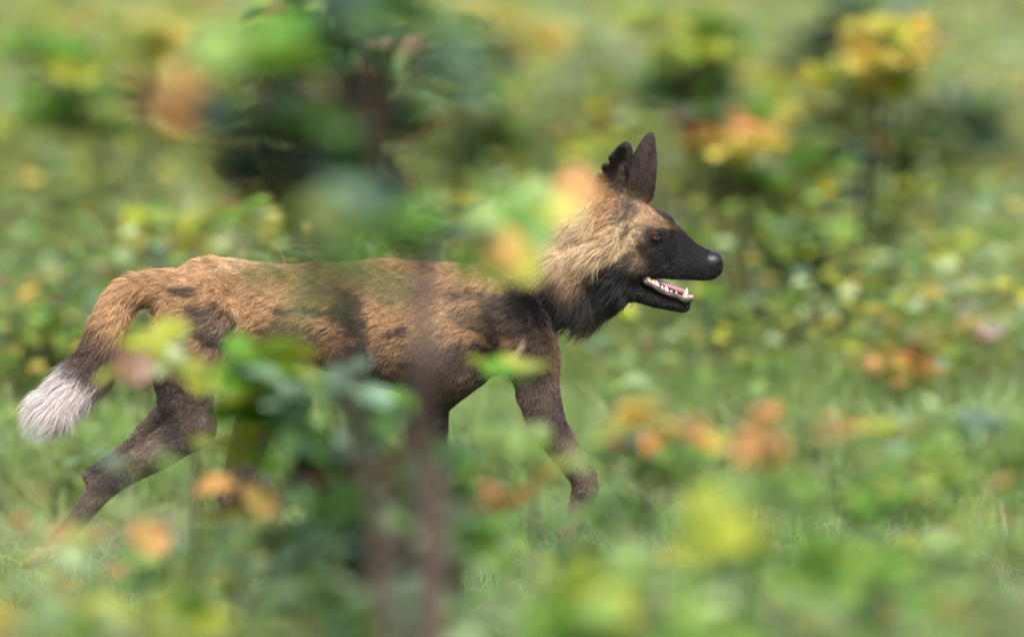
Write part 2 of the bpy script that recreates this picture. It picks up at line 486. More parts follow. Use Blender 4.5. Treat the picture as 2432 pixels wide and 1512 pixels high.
def coat(P):
    px, py = toPix(P)
    w1 = wob(P, 28, 1); w2 = wob(P, 60, 2); w3 = wob(P, 120, 3)
    px = px + 9 * w2 + 5 * w3; py = py + 9 * wob(P, 55, 4) + 5 * wob(P, 130, 5)
    c = np.tile(TAN, (len(P), 1)) * (1 + 0.16 * w1 + 0.10 * w2)[:, None]
    def mix(m, col, amt=1.0):
        nonlocal c
        m = np.clip(m * amt, 0, 1)[:, None]
        c = c * (1 - m) + np.asarray(col) * m
    body = sg((1250 - px) / 20) * sg((px - 330) / 15)
    # darker mottling low on the flank, belly and rump
    mix(sg((py - 815 + 30 * w1) / 16) * sg((1190 - px) / 12) * sg((px - 330) / 10), BRN, 0.75)
    mix(sg((w1 + 0.6 * w2 + 0.3 * w3 - 0.46) / 0.06) * body * sg((py - 668) / 20), BRN * 0.7, 0.85)
    w4 = wob(P, 46, 8)
    mix(sg((w4 + 0.7 * w3 - 0.55) / 0.05) * body * sg((py - 700) / 25), BLK * 2.2, 0.85)
    mix(sg((-w4 + 0.5 * w2 - 0.75) / 0.09) * body * sg((px - 640) / 30), PALE, 0.45)
    mix(blob(px, py, 440, 690, 34, 14, 0.1), BLK, 0.85)
    mix(blob(px, py, 505, 770, 60, 26, 0.4), GRZ, 0.75)
    mix(blob(px, py, 420, 790, 36, 16, 0.7), GRZ, 0.7)
    mix(blob(px, py, 690, 800, 80, 38, 0.1), BRN, 0.7)
    mix(blob(px, py, 1110, 850, 110, 40, 0.2), BRN, 0.9)
    mix(blob(px, py, 560, 630, 60, 22, -0.2), PALE, 0.5)
    mix(blob(px, py, 1120, 745, 90, 40, 0.1), PALE, 0.25)
    # legs dark brown
    mix(sg((py - 885) / 16) * sg((px - 338) / 8), BRN, 0.95)
    mix(sg((py - 985) / 10) * sg((360 - px) / 10), BRN, 0.95)
    mix(sg((py - 960) / 30) * sg((w2 + 0.5 * w3 - 0.45) / 0.09), GRZ * 1.25, 0.8)
    mix(sg((py - 930) / 30) * sg((w4 - 0.35) / 0.09), BLK * 2.5, 0.75)
    mix(sg((py - 1200) / 20) * sg((px - 300) / 20), GRZ, 0.6)
    mix(blob(px, py, 100, 1310, 60, 30), PALE, 0.55)
    mix(blob(px, py, 1275, 845, 62, 82), BLK, 0.85)
    mix(blob(px, py, 1230, 830, 9, 34, 0.5, 0.4), PALE, 0.8)
    mix(blob(px, py, 1045, 690, 130, 26, 0.05, 0.5), GRZ, 0.35)
    # tail: tan, a dark band, white brush
    tl = sg((345 - px) / 8) * sg((1060 - py) / 8) * (P[:, 1] > -0.048)
    dd = (px - 300) * -0.60 + (py - 740) * 0.80
    mix(tl * sg((dd - 62) / 12) * sg((1000 - py)/5), BLK * 1.6, 0.9)
    mix(tl * sg((dd - 166) / 8) * sg((px * 0.55 + 1105 - py) / 6), WHT, 1.0)
    # neck: black throat and collar, pale ruff above
    mix(blob(px, py, 1300, 722, 150, 62, -0.28, 0.3), BLK, 1.0)
    mix(blob(px, py, 1385, 715, 75, 50, -0.4, 0.4), BLK * 1.6, 0.9)
    ruff = sg((px - 1265) / 8) * sg((1470 - px) / 14) * sg((640 - py + (px - 1300) * 0.12) / 9)
    mix(ruff, PALE, 0.95)
    mix(blob(px, py, 1400, 650, 46, 22, -0.5, 0.4), TAN * 1.1, 0.5)
    # head
    head = sg((px - 1400) / 6) * sg((770 - py) / 6)
    mix(head * sg((py - 468) / 5) * sg((650 - py) / 10), PALE * 0.85 + TAN * 0.15, 0.9)
    mix(blob(px, py, 1482, 500, 46, 24, -0.3), GRZ, 0.8)
    mix(blob(px, py, 1540, 492, 40, 16, 0.75), TAN * 1.2, 0.85)
    mix(blob(px, py, 1585, 512, 32, 9, 0.85), BLK * 1.8, 0.9)
    mix(blob(px, py, 1455, 675, 82, 54, 0.15), BLK, 1.0)
    mix(blob(px, py, 1480, 625, 40, 20, -0.6), BLK * 1.5, 0.85)
    mix(sg((px - 1425) / 8) * sg((py - 650) / 6) * sg((790 - py) / 6), BLK, 1.0)
    mask = sg((px + 8 * w3 - (1514 + 0.30 * np.maximum(0, 560 - py) * 2.2)) / 9) * sg((py + 5 * w2 - 522 - 8 * sg((1540 - px) / 6)) / 8)
    mix(mask, BLK, 1.0)
    mix(blob(px, py, 1560, 532, 34, 7, 0.2), TAN * 0.8, 0.7)
    # ears: dark backs and rims, tan inside at the root
    er = sg((472 - py + (px - 1490) * 0.4) / 7) * sg((px - 1380) / 4)
    mix(er, BLK * 1.5, 0.95)
    near = (P[:, 1] < -0.01) * (px < 1512) * (px > 1370) * (py < 575) * (py > 330)
    mix(near * blob(px, py, 1440, 490, 30, 74, 0.22), TAN * 0.95, 0.95)
    mix(near * blob(px, py, 1472, 395, 34, 58, 0.22), BLK * 1.8, 0.9)
    mix(near * blob(px, py, 1478, 420, 9, 40, 0.22), GRZ, 0.6)
    mix(near * blob(px, py, 1404, 525, 14, 46, -0.15), PALE, 0.8)
    return np.clip(c, 0.004, 0.9)
BC = coat(BV)

m, nt, b = new_mat('coat_skin')
a = nt.nodes.new('ShaderNodeAttribute'); a.attribute_name = 'col'
n_ = noise(nt, 260.0, 5.0)
mr = nt.nodes.new('ShaderNodeMapRange'); mr.inputs[3].default_value = 0.25; mr.inputs[4].default_value = 0.85
nt.links.new(n_.outputs['Fac'], mr.inputs[0])
mu = nt.nodes.new('ShaderNodeVectorMath'); mu.operation = 'SCALE'
nt.links.new(a.outputs['Color'], mu.inputs[0]); nt.links.new(mr.outputs[0], mu.inputs['Scale'])
nt.links.new(mu.outputs[0], b.inputs['Base Color'])
b.inputs['Roughness'].default_value = 0.75; b.inputs['Specular IOR Level'].default_value = 0.2
bump(nt, b, n_.outputs['Fac'], 0.7, 0.002)
M['coat'] = m
m, nt, b = new_mat('fur_strand')
a = nt.nodes.new('ShaderNodeAttribute'); a.attribute_name = 'col'
nt.links.new(a.outputs['Color'], b.inputs['Base Color'])
b.inputs['Roughness'].default_value = 0.42; b.inputs['Specular IOR Level'].default_value = 0.4
M['fur'] = m

dog = link('wild_dog', mesh('wild_dog', BV, BF, M['coat'], col=BC))
tag(dog, 'running wild dog with tan and black mottled coat, black muzzle and open mouth', 'wild dog')

# ---- fur
def fur(name, n, density, length, seed, radius=0.00042, lift=0.30):
    r = np.random.default_rng(seed)
    w = FA * density(BV[BF[:, 0]])
    fi = r.choice(len(BF), n, p=w / w.sum())
    u, v = r.random(n)[:, None], r.random(n)[:, None]
    q = BF[fi]
    P = (BV[q[:, 0]] * (1 - u) + BV[q[:, 1]] * u) * (1 - v) + (BV[q[:, 3]] * (1 - u) + BV[q[:, 2]] * u) * v
    nn = BN[q[:, 0]]
    px, py = toPix(P)
    L = length(P, px, py) * r.uniform(0.6, 1.25, n)
    # lie of the coat: back along the body, down the legs, away from the nose on the head, along the tail
    D = np.tile((-0.85, 0.0, -0.45), (n, 1))
    def lie(mask, d):
        mask = mask[:, None]; D[:] = D * (1 - mask) + np.array(d) * mask
    lie(sg((py - 860) / 25) * sg((px - 340) / 10), (-0.35, 0, -1.0))
    lie(sg((py - 985) / 12) * sg((460 - px) / 20), (-0.75, 0, -0.70))
    lie(sg((px - 1240) / 25) * sg((770 - py) / 15), (-0.80, 0, -0.62))
    lie(sg((px - 1500) / 20) * sg((740 - py) / 8), (-0.95, 0, -0.12))
    lie(blob(px, py, 1400, 720, 90, 70), (-0.45, 0, -0.95))
    lie(sg((345 - px) / 8) * sg((1030 - py) / 8), (-0.62, 0, -0.80))
    eb = sg((px - 1370) / 4) * sg((480 - py + (px - 1490) * 0.3) / 8)
    lie(eb, (0.15, 0, 1.0))
    D += 0.20 * r.normal(size=(n, 3)) + 0.60 * np.stack([wob(P, 170, 21), wob(P, 170, 22), wob(P, 170, 23)], 1)
    D -= nn * (D * nn).sum(1)[:, None]
    D /= np.linalg.norm(D, axis=1, keepdims=True) + 1e-9
    lf = lift * (r.uniform(0.6, 1.6, n) * (1 + 0.5 * wob(P, 150, 24)))[:, None]
    T0 = D * 0.7 + nn * (lf + 0.35); T1 = D + nn * lf; T2 = D + nn * (lf * 0.35) + np.array((0, 0, -0.18))
    pts = np.empty((n, 4, 3), dtype=np.float32)
    pts[:, 0] = P - nn * 0.0008
    st = (L / 3)[:, None]
    pts[:, 1] = pts[:, 0] + T0 / np.linalg.norm(T0, axis=1, keepdims=True) * st
    pts[:, 2] = pts[:, 1] + T1 / np.linalg.norm(T1, axis=1, keepdims=True) * st
    pts[:, 3] = pts[:, 2] + T2 / np.linalg.norm(T2, axis=1, keepdims=True) * st
    col = coat(P) * r.uniform(0.70, 1.32, n)[:, None]
    col *= (1 + 0.42 * wob(P * np.array((1, 1, 1.6)), 260, 31) + 0.30 * wob(P, 620, 32))[:, None]
    odd = (r.random(n) < 0.022) & (px > 1500) & (py < 740)            # single pale hairs on the dark face
    col[odd] = np.array((0.085, 0.075, 0.074)) * r.uniform(0.4, 1.4, odd.sum())[:, None]
    odd = r.random(n) < 0.12
    col[odd] *= 0.5
    cu = bpy.data.hair_curves.new(name)
    cu.add_curves([4] * n)
    cu.attributes['position'].data.foreach_set('vector', pts.ravel())
    ra = cu.attributes.get('radius') or cu.attributes.new('radius', 'FLOAT', 'POINT')
    ra.data.foreach_set('value', np.tile(np.array([1.0, 0.9, 0.6, 0.08], dtype=np.float32) * radius, n))
    ca = cu.attributes.new('col', 'FLOAT_COLOR', 'CURVE')
    cc = np.ones((n, 4), dtype=np.float32); cc[:, :3] = col
    ca.data.foreach_set('color', cc.ravel())
    cu.materials.append(M['fur'])
    o = link(name, cu, dog)
    tag(o, kind='stuff')
    return o
def short_len(P, px, py):
    L = np.full(len(P), 0.017)
    def put(mk, v):
        nonlocal L
        L = L * (1 - mk) + v * mk
    put(sg((py - 880) / 25) * sg((px - 330) / 10), 0.011)
    put(sg((py - 990) / 12) * sg((420 - px) / 15), 0.010)
    put(blob(px, py, 1280, 720, 120, 70), 0.028)
    put(sg((px - 1395) / 10) * sg((770 - py) / 8), 0.017)
    put(sg((px - 1505) / 12) * sg((770 - py) / 8), 0.0075)
    put(sg((px - 1600) / 20) * sg((770 - py) / 8), 0.0042)
    put(sg((px - 1370) / 4) * sg((500 - py + (px - 1490) * 0.3) / 8), 0.006)
    put(sg((340 - px) / 10) * sg((1040 - py) / 8) * (P[:, 1] > -0.048), 0.021)
    put(sg((250 - px) / 10) * sg((1040 - py) / 8) * (P[:, 1] > -0.048), 0.034)
    return L
def short_den(P):
    px, py = toPix(P)
    return 1 - 0.92 * sg((px - 1640) / 10) + 0.6 * sg((px - 1380) / 20)
fur('fur', 270000, short_den, short_len, 11, 0.00034)
def ruff_den(P):
    px, py = toPix(P)
    return blob(px, py, 1345, 610, 80, 65, 0, 0.2) + 0.5 * blob(px, py, 1410, 700, 70, 60, 0, 0.2) + 0.8 * blob(px, py, 1400, 560, 60, 60, 0, 0.2) + 1e-5
fur('ruff', 24000, ruff_den, lambda P, px, py: 0.060 + 0.0 * px - 0.026 * sg((px - 1420) / 15), 12, 0.00042, 0.75)
def tail_den(P):
    px, py = toPix(P)
    return sg((300 - px) / 20) * sg((1060 - py) / 5) * (0.4 + sg((py - 760) / 30)) * (P[:, 1] > -0.048) + 1e-6
fur('tail_brush', 16000, tail_den, lambda P, px, py: 0.032 + 0.038 * sg((py - 830) / 30), 13, 0.00045, 0.42)

# ---- eyes, nose, tongue, gums, teeth, claws, whiskers
def ball(name, c, radii, mat, parent, seg=24, rings=14, rot=None, fn=None):
    V, F = [], []
    for i in range(rings + 1):
        th = math.pi * i / rings
        for j in range(seg):
            ph = 2 * math.pi * j / seg
            p = Vector((math.sin(th) * math.cos(ph), math.sin(th) * math.sin(ph), math.cos(th)))
            if fn: p = fn(p)
            p = Vector((p.x * radii[0], p.y * radii[1], p.z * radii[2]))
            if rot: p = rot @ p
            V.append(p + Vector(c))
    for i in range(rings):
        for j in range(seg):
            F.append((i * seg + j, (i + 1) * seg + j, (i + 1) * seg + (j + 1) % seg, i * seg + (j + 1) % seg))
    return link(name, mesh(name, V, F, mat), parent)
for sgn in (-1, 1):
    ec = W(1555, 560, sgn * 0.0440)
    e = ball('eye', ec, (0.0100, 0.0100, 0.0100), M['iris'], dog)
    d = Vector((0.45, sgn * 0.88, -0.02)).normalized()
    ball('pupil', ec + d * 0.0066, (0.0046, 0.0046, 0.0046), M['pupil'], e, 14, 8)
    for (s0, off, tilt) in ((1, 0.0075, 0.25), (-1, -0.0085, -0.12)):
        pts = []
        for t in np.linspace(-1, 1, 9):
            a_ = t * 1.05
            dd = Vector((0.45 * math.cos(a_) + 0.88 * math.sin(a_), sgn * (0.88 * math.cos(a_) - 0.45 * math.sin(a_)), 0))
            pts.append(ec + dd * 0.0100 + Vector((0, 0, off * math.cos(a_ * 1.2) * 0.75)))
        v, f = tube(pts, [0.0020 + 0.0010 * math.cos(t * 1.5) for t in np.linspace(-1, 1, 9)], 7)
        link('eyelid', mesh('eyelid', v, f, M['lid']), dog)
def noseshape(p):
    q = Vector([math.copysign(abs(c) ** 0.82, c) for c in p])
    q.y *= 1.0 - 0.22 * max(0, -p.z)                       # narrower below
    q.z *= 1.0 - 0.10 * abs(p.y)
    if p.x > 0: q.x *= 1.0 - 0.12 * (1 - abs(p.z))
    # nostrils: deep comma-shaped hollows to each side, a groove down the middle
    for s_ in (-1, 1):
        d2 = ((p.y - s_ * 0.62) / 0.26) ** 2 + ((p.z + 0.12) / 0.24) ** 2 + ((p.x - 0.74) / 0.5) ** 2
        q *= 1.0 - 0.45 * math.exp(-d2)
    q.x *= 1.0 - 0.10 * math.exp(-(p.y / 0.10) ** 2) * (1 if p.z < 0.3 else 0)
    return q
ball('nose', W(1690, 626, 0), (0.0245, 0.0265, 0.0265), M['nose'], dog, 56, 40, Matrix.Rotation(R(12), 3, 'Y'), noseshape)
# tongue: a thin curved slab lying between the lower teeth
tp = smoothline([W(1525, 660, 0), W(1560, 671, 0), W(1600, 686, 0), W(1632, 698, 0)], 6)
V, F = [], []
for i, p in enumerate(tp):
    t = i / (len(tp) - 1); hw = 0.019 * (1 - 0.25 * t - 0.5 * max(0, t - 0.8) * 2)
    for k in range(10):
        an = 2 * math.pi * k / 10
        V.append(Vector(p) + Vector((0, hw * math.cos(an), 0.0075 * math.sin(an) + (0.004 * math.cos(an) ** 2))))
for i in range(len(tp) - 1):
    for k in range(10): F.append((i * 10 + k, i * 10 + (k + 1) % 10, (i + 1) * 10 + (k + 1) % 10, (i + 1) * 10 + k))
F += [tuple(range(9, -1, -1)), tuple(range((len(tp) - 1) * 10, len(tp) * 10))]
link('tongue', mesh('tongue', V, F, M['tongue']), dog)
# gum ridges of the lower jaw, both sides meeting in front
def jawline(t, up=0.0):
    """t in 0..1 from the corner of the mouth to the front teeth, near side"""
    px = np.interp(t, [0, 0.35, 0.8, 1.0], [1528, 1566, 1624, 1642]); py = np.interp(t, [0, 0.35, 0.8, 1.0], [662, 686, 708, 710])
    y = np.interp(t, [0, 0.5, 0.85, 1.0], [0.034, 0.026, 0.019, 0.003])
    return px, py - up, y
for sgn in (-1, 1):
    pts = [W(*jawline(t)[:2], sgn * jawline(t)[2]) for t in np.linspace(0, 1, 14)]
    v, f = tube(pts, [0.0045] * 14, 8)
    g = link('gum', mesh('gum', v, f, M['gum']), dog)
    lp = [W(jawline(t)[0], jawline(t)[1] + 4 + 1.5 * math.sin(t * 17), sgn * (jawline(t)[2] + 0.0035)) for t in np.linspace(0, 1, 14)]
    v, f = tube(lp, [0.0048 + 0.0012 * math.sin(i * 1.9) for i in range(14)], 8)
    link('lower_lip', mesh('lower_lip', v, f, M['lip']), dog)
    def tooth(t, h, w_, lean=0.0, d=0.7):
        px, py, y = jawline(t, 1)
        b0 = W(px, py + 3, sgn * y); tip = W(px + lean, py - h, sgn * y)
        ax_ = (tip - b0); V, F = [], []
        prof = [(0, 1.0), (0.35, 1.02), (0.65, 0.72), (0.88, 0.36), (1.0, 0.08)]
        for s_, r_ in prof:
            for k in range(8):
                an = 2 * math.pi * k / 8
                V.append(b0 + ax_ * s_ + Vector((math.cos(an) * w_ * r_, math.sin(an) * w_ * r_ * d, 0)))
        for i in range(len(prof) - 1):
            for k in range(8): F.append((i * 8 + k, i * 8 + (k + 1) % 8, (i + 1) * 8 + (k + 1) % 8, (i + 1) * 8 + k))
        F.append(tuple(range((len(prof) - 1) * 8, len(prof) * 8)))
        link('tooth', mesh('tooth', V, F, M['tooth']), dog)
    for t, h, w_, ln in ((0.04, 7, 0.0050, 0), (0.12, 17, 0.0068, -3), (0.20, 11, 0.0056, 3), (0.30, 16, 0.0066, -2), (0.385, 9, 0.0050, 2), (0.48, 13, 0.0060, -1), (0.56, 7, 0.0046, 1), (0.65, 9, 0.0034, 2), (0.82, 24, 0.0062, 6), (0.91, 9, 0.0032, 3), (0.96, 9, 0.0030, 3), (1.0, 9, 0.0028, 3)):
        tooth(t, h, w_, ln)
for a_, e_ in CLAWS:
    v, f = tube([a_, (a_ + e_) / 2 + Vector((0, 0, 0.003)), e_], [0.0055, 0.0042, 0.0010], 7)
    link('claw', mesh('claw', v, f, M['claw']), dog)
for i in range(14):
    b0 = W(random.uniform(1600, 1660), random.uniform(630, 655), -0.030)
    d_ = Vector((random.uniform(-0.5, 0.25), -0.8, random.uniform(-0.7, 0.1)))
    v, f = tube([b0, b0 + d_ * 0.018, b0 + d_ * 0.030 + Vector((-0.008, 0, -0.006))], [0.00035, 0.00028, 0.0001], 4)
    link('whisker', mesh('whisker', v, f, M['pupil']), dog)


# ------------------------------------------------------------------ shrubs with paired, butterfly-shaped leaves
# leaf colours, as albedo
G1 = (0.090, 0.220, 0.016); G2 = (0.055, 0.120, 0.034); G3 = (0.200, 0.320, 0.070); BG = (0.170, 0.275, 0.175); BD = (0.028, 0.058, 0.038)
YG = (0.320, 0.360, 0.035); YE = (0.460, 0.370, 0.075); OR = (0.420, 0.225, 0.075); RD = (0.360, 0.150, 0.085); BR = (0.150, 0.075, 0.040); PG = (0.300, 0.380, 0.200); PK = (0.46, 0.36, 0.38)
_h = [(0.0, 0.02), (0.12, 0.20), (0.35, 0.40), (0.62, 0.43), (0.85, 0.28), (1.0, 0.03)]       # half leaf: along, out
def leaf_template():
    """two leaflets hinged at the stalk, slightly folded like open wings; unit length"""
    V, F = [], []
    for s in (-1, 1):
        o = len(V)
        for t, w_ in _h:
            V.append((t, s * 0.015, 0.0)); V.append((t + 0.10 * w_, s * (0.015 + w_), 0.30 * w_ - 0.10 * t * t))
        for i in range(len(_h) - 1):
            a_, b_, c_, d_ = o + 2 * i, o + 2 * i + 1, o + 2 * i + 3, o + 2 * i + 2
            F += [(a_, b_, c_), (a_, c_, d_)] if s < 0 else [(a_, c_, b_), (a_, d_, c_)]
    return np.array(V), np.array(F)
LV, LF = leaf_template()
RND = np.random.default_rng(99)
def uneven(col, n):
    """each leaf turns a little differently towards its tip"""
    g_ = RND.normal(size=(n, 1)) * 0.28
    t_ = np.clip(LV[:, 0], 0, 1)[None] - 0.5
    k_ = np.clip(1 + 2 * g_ * t_, 0.4, 1.7)[:, :, None]
    tint = np.where(RND.random((n, 1, 1)) < 0.18, np.array((1.5, 0.85, 0.6)), np.array((1.0, 1.0, 1.0)))
    mixt = np.clip(t_ + 0.5, 0, 1)[:, :, None] ** 2
    return (col[:, None] * k_ * (1 - mixt + mixt * tint)).reshape(-1, 3)
leaf_mesh = mesh('leaf', LV, LF, M['leaf'])
def frames(n, r, tilt, az=None):
    """random leaf frames: held level more or less (tilt is the spread), pointing anywhere"""
    az = r.uniform(0, 2 * np.pi, n) if az is None else az
    fwd = np.stack([np.cos(az), np.sin(az), np.zeros(n)], 1)
    nr = np.stack([r.normal(size=n) * tilt, r.normal(size=n) * tilt - 0.25 * tilt, np.ones(n)], 1)
    nr /= np.linalg.norm(nr, axis=1, keepdims=True)
    fwd -= nr * (fwd * nr).sum(1)[:, None]; fwd /= np.linalg.norm(fwd, axis=1, keepdims=True)
    return fwd, np.cross(nr, fwd), nr
def pick(pal, n, r):
    c = np.array([p for p, _ in pal]); w = np.array([w for _, w in pal], dtype=float)
    return c[r.choice(len(pal), n, p=w / w.sum())]
def limb(name, pts, r0, r1, mat, parent, seg=7, n=4):
    q = smoothline(pts, n)
    v, f = tube(q, list(np.linspace(r0, r1, len(q))), seg)
    return link(name, mesh(name, v, f, mat), parent)
def tiers(sprays, r, thick=0.03):
    """break each spray into level tiers, as these shrubs carry their leaves"""
    out = []
    for c, rad, n, pal in sprays:
        k = max(2, int(2 * rad[2] / 0.075))
        for i in range(k):
            z = (i + 0.5) / k * 2 - 1 + r.normal() * 0.08
            wd = math.sqrt(max(0.25, 1 - z * z * 0.8))
            hue = pick(pal, 1, r)[0]
            p2 = [(tuple(hue), 2.0)] + [(q, w * 0.25) for q, w in pal] + [(G3, 0.5)]
            out.append((Vector(c) + Vector((r.normal() * rad[0] * 0.35, r.normal() * rad[1] * 0.4, z * rad[2])), (rad[0] * wd * r.uniform(0.7, 1.15), rad[1], thick), max(5, int(n / k * r.uniform(0.7, 1.3))), p2))
    return out
def shrub(name, base, sprays, label, cat='shrub', group=None, stems=3, stem_r=0.010, spread=0.3, leaf=0.075, bark='bark', single=False, seed=0, tilt=0.42, cap=260, paths=None, extra=()):
    """base: foot of the shrub. sprays: list of (centre, radii, leaf count, palette). Each spray is a set of twigs that carry the
    leaves in level tiers. single: every leaf an object of its own (the shrubs in front), else one leafy mass."""
    r = np.random.default_rng(1000 + seed)
    base = Vector(base)
    root = empty(name, base)
    tag(root, label, cat, group)
    if not single: sprays = tiers(sprays, r)
    bm = M[bark]
    tops = []
    for c, rad, n, pal in sprays: tops.append(Vector(c))
    # main stems rise from the foot, each to one of the sprays
    order = sorted(range(len(tops)), key=lambda i: -tops[i].z)
    node = []
    for pth in paths or ():
        q = [Vector(p) for p in pth[0]]
        limb('stem', q, pth[1], pth[2], bm, root, 9)
        node += q[1:]
    for k in range(min(stems, len(order))):
        t = tops[order[k]]
        j = Vector(r.normal(size=3) * 0.04)
        mid = base.lerp(t, 0.5) + j; mid.z = base.z + (t.z - base.z) * 0.58
        a0 = base + Vector((r.normal() * 0.03, r.normal() * 0.03, -0.03))
        limb('stem', [a0, base.lerp(mid, 0.5) + j * 0.6, mid, t], stem_r * r.uniform(0.8, 1.2), stem_r * 0.35, bm, root)
        node += [base.lerp(mid, 0.7), mid, mid.lerp(t, 0.5), t]
    TV, TF, to = [], [], 0
    Ls = []
    for i, (c, rad, n, pal) in enumerate(sprays):
        c = Vector(c); near = min(node, key=lambda q: (q - c).length + (0.3 if q.z > c.z else 0)) if node else base
        if (near - c).length > 0.05:
            limb('branch', [near, near.lerp(c, 0.5) + Vector((0, 0, 0.03 * (c - near).length)), c], stem_r * 0.5, stem_r * 0.22, bm, root, 6)
        k = max(2, n // 9)
        hue = pick(pal, k, r)
        for t in range(k):
            e = r.normal(size=3); e /= np.linalg.norm(e); e *= r.uniform(0.35, 1.0) ** 0.5
            tip = np.array(c) + e * np.array(rad)
            m_ = max(1, n // k)
            q0 = np.array(c) + (tip - np.array(c)) * 0.1
            v, f = tube([q0, (q0 + tip) / 2 + np.array((0, 0, 0.012)), tip], [0.0022, 0.0016, 0.0009], 4)
            TV += [tuple(x) for x in v]; TF += [tuple(y + to for y in ff) for ff in f]; to = len(TV)
            fr = np.linspace(0.25, 1.0, m_) + r.uniform(-0.05, 0.05, m_)
            P = q0 + (tip - q0) * fr[:, None] + r.normal(size=(m_, 3)) * np.array((0.018, 0.018, 0.010))
            az = math.atan2(e[1], e[0]) + np.where(np.arange(m_) % 2, 1, -1) * r.uniform(0.5, 1.2, m_)
            fw, sd_, nr = frames(m_, r, tilt, az)
            sz = leaf * r.uniform(0.65, 1.25, m_)
            col = np.where((r.random(m_) < 0.72)[:, None], hue[t], pick(pal, m_, r)) * r.uniform(0.78, 1.25, m_)[:, None]
            Ls.append((P, fw, sd_, nr, sz, col))
    tw = link('twigs', mesh('twigs', TV, TF, bm), root); tag(tw, kind='stuff')
    P, fw, sd_, nr, sz, col = (np.concatenate([l[i] for l in Ls]) for i in range(6))
    for (lx, ly, ld, ls, la, lc) in extra:                        # leaves that stand out, each on its own stalk
        o = link('leaf', leaf_mesh, root)
        p_ = W(lx, ly, ld)
        f_ = Vector((math.cos(la), 0.25, math.sin(la))).normalized(); n_2 = Vector((0.1, -0.80, 0.45)); n_2 = (n_2 - f_ * n_2.dot(f_)).normalized(); s_ = n_2.cross(f_)
        mt = Matrix([[f_[j] * ls, s_[j] * ls, n_2[j] * ls, p_[j] - f_[j] * ls * 0.5] for j in range(3)] + [[0, 0, 0, 1]])
        o.matrix_parent_inverse = Matrix.Identity(4)
        o.matrix_basis = Matrix.Translation(-base) @ mt
        o.color = (*lc, 1)
        at_ = p_ - f_ * ls * 0.5
        nd = min(node, key=lambda q: (q - at_).length)
        limb('stalk', [nd, nd.lerp(at_, 0.5) + Vector((0, 0, 0.01)), at_], 0.0022, 0.0012, bm, root, 5)
    n1 = 0
    if single:
        n1 = min(cap, len(P))
        for i in range(n1):
            o = link('leaf', leaf_mesh, root)
            mt = Matrix.Identity(4)
            for j in range(3):
                mt[j][0], mt[j][1], mt[j][2], mt[j][3] = fw[i][j] * sz[i], sd_[i][j] * sz[i], nr[i][j] * sz[i], P[i][j]
            o.matrix_parent_inverse = Matrix.Identity(4)
            o.matrix_basis = Matrix.Translation(-base) @ mt
            o.color = (*[float(x) for x in col[i]], 1)
    if n1 < len(P):
        P, fw, sd_, nr, sz, col = (a_[n1:] for a_ in (P, fw, sd_, nr, sz, col))
        V = P[:, None] + sz[:, None, None] * (LV[None, :, :1] * fw[:, None] + LV[None, :, 1:2] * sd_[:, None] * RND.uniform(0.45, 1.25, (len(P), 1, 1)) + LV[None, :, 2:] * nr[:, None])
        F = (np.arange(len(P))[:, None, None] * len(LV) + LF[None]).reshape(-1, 3)
        o = link('foliage', mesh('foliage', V.reshape(-1, 3), F, M['foliage'], True, uneven(col, len(P))), root)
        tag(o, kind='stuff')
    return root
def S(px, py, y, rx, ry, n, pal, depth=0.12):
    """a spray seen at (px, py) at depth y, its half-widths in picture units"""
    c = W(px, py, y); k = (y + 10) / 10 / PPM
    return (c, (rx * k, depth, ry * k), n, pal)
def foot(px, y):
    c = W(px, 1400, y); return (c.x, y, float(gz(c.x, y)))

DK = [(G2, 4), (BD, 5), (G1, 2), (tuple(0.5 * c for c in BR), 2)]
MIX = [(G1, 3), (G3, 2), (BG, 2), (YG, 1), (G2, 1)]
LIME = [(G1, 4), (G3, 3), (YG, 2)]
YEL = [(YE, 5), (YG, 2), (OR, 1)]
ORG = [(OR, 4), (YE, 2), (RD, 1)]
PALE_ = [(PG, 3), (BG, 2), (G3, 1)]
BLUE = [(BG, 4), (BD, 2), (PG, 1), (G1, 1)]

